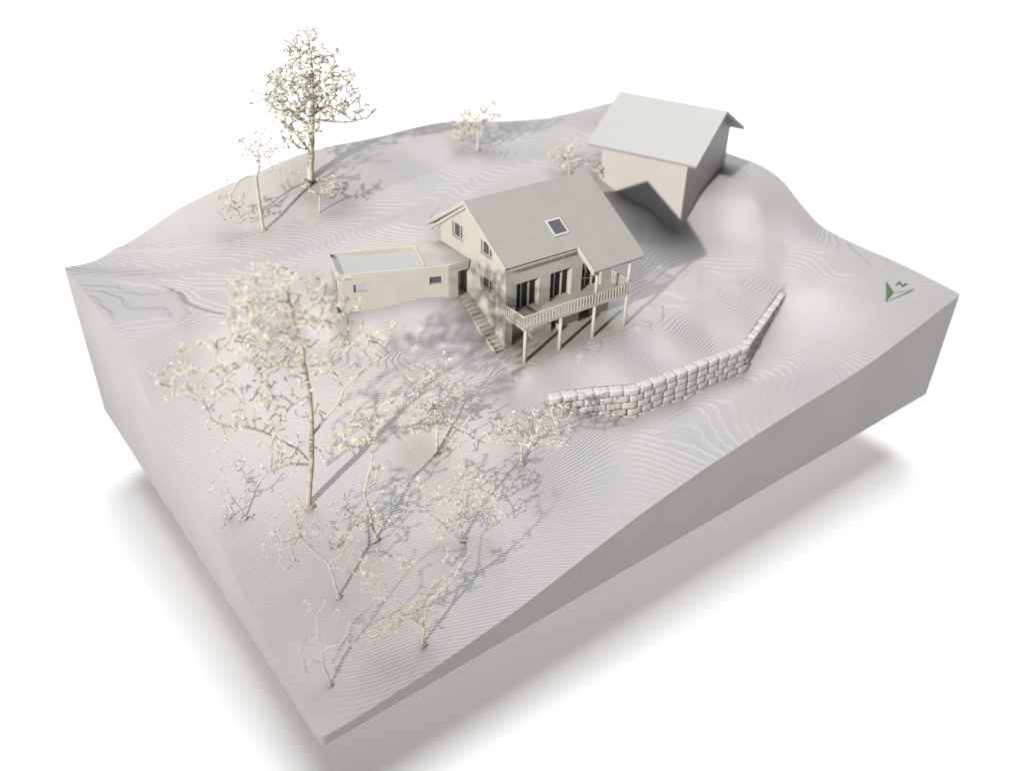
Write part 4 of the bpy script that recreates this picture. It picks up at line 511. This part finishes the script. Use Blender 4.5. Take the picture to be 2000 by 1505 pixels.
def grow(key, label, group, seed, step=.30, dens=2.6, tr=.10, twig=.024, bud=.055, budp=.45, name='twig_tree', dark_stem=False):
    T = DATA['trees'][key]; rnd = random.Random(seed); nr = np.random.default_rng(seed)
    P = []; par = []; grp = []; fixed = []
    def addn(p, q, g): P.append(np.array(p, float)); par.append(q); grp.append(g); return len(P) - 1
    for li, L in enumerate(T['limbs']):
        L = [np.array(p, float) for p in L]
        if li == 0: cur = addn(L[0], -1, 0); rest = L[1:]
        else:
            dd = [np.linalg.norm(q - L[0]) for q in P]; cur = int(np.argmin(dd)); rest = L[1:]
        for q in rest:
            a = P[cur].copy(); n = max(1, int(round(np.linalg.norm(q - a) / step)))
            pv = (q - a); side = np.cross(pv, nr.normal(size=3)); side /= np.linalg.norm(side) + 1e-9; bow = nr.uniform(.03, .09) * (.25 if li == 0 else 1) * np.linalg.norm(pv)
            for i in range(n):
                t = (i + 1) / n; cur = addn(a + pv * t + side * bow * math.sin(math.pi * t) + nr.normal(0, .012, 3), cur, li)
    nfix = len(P)
    A = []
    for (cx, cd_, cz, rx, rd, rz) in T['blobs']:
        vol = rx * rd * rz * 4.19; n = max(8, int(dens * vol ** .8 * 6))
        u = nr.normal(size=(n, 3)); u /= np.linalg.norm(u, axis=1)[:, None]; u *= nr.uniform(.25, 1, (n, 1)) ** .5
        A.append(np.array([cx, cd_, cz]) + u * [rx, rd, rz])
    A = np.concatenate(A)
    Pa = np.array(P); alive = np.ones(len(A), bool)
    for it in range(60):
        if not alive.any() or len(Pa) > 2600: break
        Al = A[alive]; d = np.linalg.norm(Al[:, None] - Pa[None], axis=2); near = d.argmin(1); dm = d.min(1)
        new = []
        for ni in np.unique(near):
            if dm[near == ni].min() > 2.2 and it > 2: pass
            v = Al[near == ni] - Pa[ni]; v = (v / (np.linalg.norm(v, axis=1)[:, None] + 1e-9)).sum(0); l = np.linalg.norm(v)
            if l < 1e-6: continue
            v = v / l + nr.normal(0, .38, 3); v /= np.linalg.norm(v)
            q = Pa[ni] + v * step * nr.uniform(.7, 1.25)
            if np.linalg.norm(Pa - q, axis=1).min() < step * .38: continue
            new.append((q, int(ni)))
        if not new:
            alive[np.where(alive)[0][dm < step * 3]] = False
            if not alive.any(): break
            continue
        for q, ni in new: addn(q, ni, grp[ni] if ni >= nfix or grp[ni] else -1)
        Pa = np.array(P)
        d = np.linalg.norm(A[alive][:, None] - Pa[None], axis=2).min(1)
        ia = np.where(alive)[0]; alive[ia[d < step * .85]] = False
    n = len(P); kids = [[] for _ in range(n)]
    for i in range(1, n): kids[par[i]].append(i)
    # limb subtrees that spring from the trunk become branches of their own when large enough
    cnt = [1] * n
    for i in range(n - 1, 0, -1): cnt[par[i]] += cnt[i]
    gid = [0] * n
    nxt = [len(T['limbs'])]
    for i in range(n):
        if i == 0: gid[i] = 0; continue
        if i < nfix: gid[i] = grp[i]; continue
        if grp[i] > 0: gid[i] = gid[par[i]]
        else:
            if gid[par[i]] > 0: gid[i] = gid[par[i]]
            elif par[i] < nfix and cnt[i] >= 14: gid[i] = nxt[0]; nxt[0] += 1
            elif gid[par[i]] == 0 and par[i] < nfix: gid[i] = -1
            else: gid[i] = gid[par[i]]
    tips = [0] * n
    for i in range(n - 1, -1, -1):
        if not kids[i]: tips[i] = 1
        if i: tips[par[i]] += tips[i]
    tot = max(tips); rad = [max(twig, tr * (t / tot) ** .52) for t in tips]
    lcount = {}
    for i in range(nfix): lcount[gid[i]] = lcount.get(gid[i], 0) + 1
    seen = {}; lpos = [0] * n
    for i in range(nfix): seen[gid[i]] = seen.get(gid[i], 0) + 1; lpos[i] = seen[gid[i]] / lcount[gid[i]]
    li_rank = {g: k for k, g in enumerate(sorted(lcount, key=lambda g: -lcount[g]))}; limb = tr * .55
    for i in range(nfix):
        if gid[i] == 0: rad[i] = max(rad[i], tr * (1 - .75 * i / max(1, sum(1 for k in range(nfix) if gid[k] == 0))))
        elif i: rad[i] = max(rad[i], twig * 1.3, limb * (1 - .8 * lpos[i]) * (.55 + .45 * (li_rank[gid[i]] < 4)))
    base = T['base']; root = thing(name, label, 'tree', (base[0], base[1], base[2]), 0, group)
    V = [RH * p[0] + DH * p[1] + Vector((0, 0, p[2])) for p in P]
    groups = {}
    for i in range(1, n): groups.setdefault(gid[i], []).append(i)
    parts = {}
    for g, ids in sorted(groups.items()):
        bm = bmesh.new(); ids_set = set(ids); ns_ = 8 if g == 0 else 5
        for i in ids:
            a, b = V[par[i]], V[i]; d = b - a
            if d.length < 1e-5: continue
            d.normalize(); u = d.orthogonal().normalized(); w = d.cross(u); r1 = min(rad[par[i]], rad[i] * 1.25); r2 = rad[i]
            R1 = [bm.verts.new(a - d * r1 * .4 + (u * math.cos(6.2832 * k / ns_) + w * math.sin(6.2832 * k / ns_)) * r1) for k in range(ns_)]
            R2 = [bm.verts.new(b + d * r2 * .4 + (u * math.cos(6.2832 * k / ns_) + w * math.sin(6.2832 * k / ns_)) * r2) for k in range(ns_)]
            for k in range(ns_): bm.faces.new((R1[k], R1[(k + 1) % ns_], R2[(k + 1) % ns_], R2[k]))
            if not kids[i]: bm.faces.new(R2)
        nm = 'trunk' if g == 0 else ('branch' if g > 0 else 'twigs')
        o = mesh_obj(nm, bm, (MT['trunk'] if dark_stem else MT['stem']) if g == 0 else MT['twig'], root, True)
        if g < 0: o['kind'] = 'stuff'
        parts[g] = o
        bb = bmesh.new(); c = 0
        for i in ids:
            if i < nfix and rad[i] > twig * 1.8 and rnd.random() > .08: continue
            pr_ = 1.0 if not kids[i] else (budp if len(kids[i]) == 1 else .8)
            if rnd.random() < pr_:
                star(bb, V[i], bud * rnd.uniform(.6, 1.25), rnd); c += 1
                if rnd.random() < .35:      # a short spur with its own bud
                    d = Vector((rnd.gauss(0, 1), rnd.gauss(0, 1), rnd.gauss(.3, 1))).normalized(); q = V[i] + d * rnd.uniform(.1, .2)
                    tube(bb, [V[i], q], [twig * .8, twig * .6], 4); star(bb, q, bud * rnd.uniform(.5, .9), rnd)
        if c: mesh_obj('buds', bb, MT['bud'], o, kind='stuff')
        else: bb.free()
    # glued foot
    bm = bmesh.new(); bmesh.ops.create_icosphere(bm, subdivisions=3, radius=1)
    for v in bm.verts:
        v.co = Vector((v.co.x * (tr * 1.5 + .08), v.co.y * (tr * 1.5 + .08), v.co.z * .07)) * (1 + rnd.uniform(-.3, .3))
    mesh_obj('foot', bm, MT['glue'], root, True)
    return n
FR = 'dry twig trees on the front slope'; BK = 'dry twig trees along the rear of the plot'
grow('t1', 'tallest front tree, thick brown stem and wide cream crown reaching over the left slope', FR, 11, step=.34, dens=1.12, tr=.12, twig=0.024, bud=0.076, dark_stem=True)
grow('t2', 'thin pale stem beside the tall front tree with a dense cream clump on top', FR, 12, dens=3.6, tr=.055, twig=0.019, bud=0.065)
grow('t3', 'short tree with rounded crown standing directly behind the thin stemmed one, midway up the slope', FR, 13, dens=3.0, tr=.06, twig=0.017, bud=0.059)
grow('t4', 'low umbrella shaped tree forking near its foot, just left of the stone wall', FR, 14, dens=2.8, tr=.06, twig=0.017, bud=0.054)
grow('t5', 'loose tree with a long bare limb reaching left, in front of the umbrella shaped tree', FR, 15, dens=3.2, tr=.05, twig=0.017, bud=0.054)
grow('t6', 'sparse leaning tree with open looping twigs, in front of the tallest tree', FR, 16, dens=2.6, tr=.045, twig=0.016, bud=0.049)
grow('t7', 'broad ragged tree nearest the front right edge of the block, limbs sweeping both ways', FR, 17, dens=3.2, tr=.055, twig=0.017, bud=0.054)
grow('t8', 'bare forked twig tree closest to the front corner of the block', FR, 18, dens=1.5, tr=.05, twig=0.014, bud=0.045)
grow('t9', 'smallest slope tree, leaning left by the left edge of the block', FR, 19, dens=2.6, tr=.035, twig=0.016, bud=0.049)
grow('t10', 'tallest tree of the model, pale straight trunk at the back edge', BK, 20, step=.33, dens=4.2, tr=.19, twig=0.030, bud=0.105)
grow('t11', 'slim tree left of the tall back tree with one drooping arched limb', BK, 21, dens=2.6, tr=.085, twig=0.022, bud=0.070)
grow('t12', 'knee high sapling with chunky buds at the foot of the tall back tree', BK, 22, dens=3, tr=.05, twig=0.025, bud=0.092)
grow('t13', 'lone bushy tree with curling twigs near the middle of the back edge', BK, 23, dens=6, tr=.075, twig=0.03, bud=0.076)
grow('t14', 'pale shrub like tree between the house roof and the barn', BK, 24, dens=3, tr=.06, twig=0.023, bud=0.070)
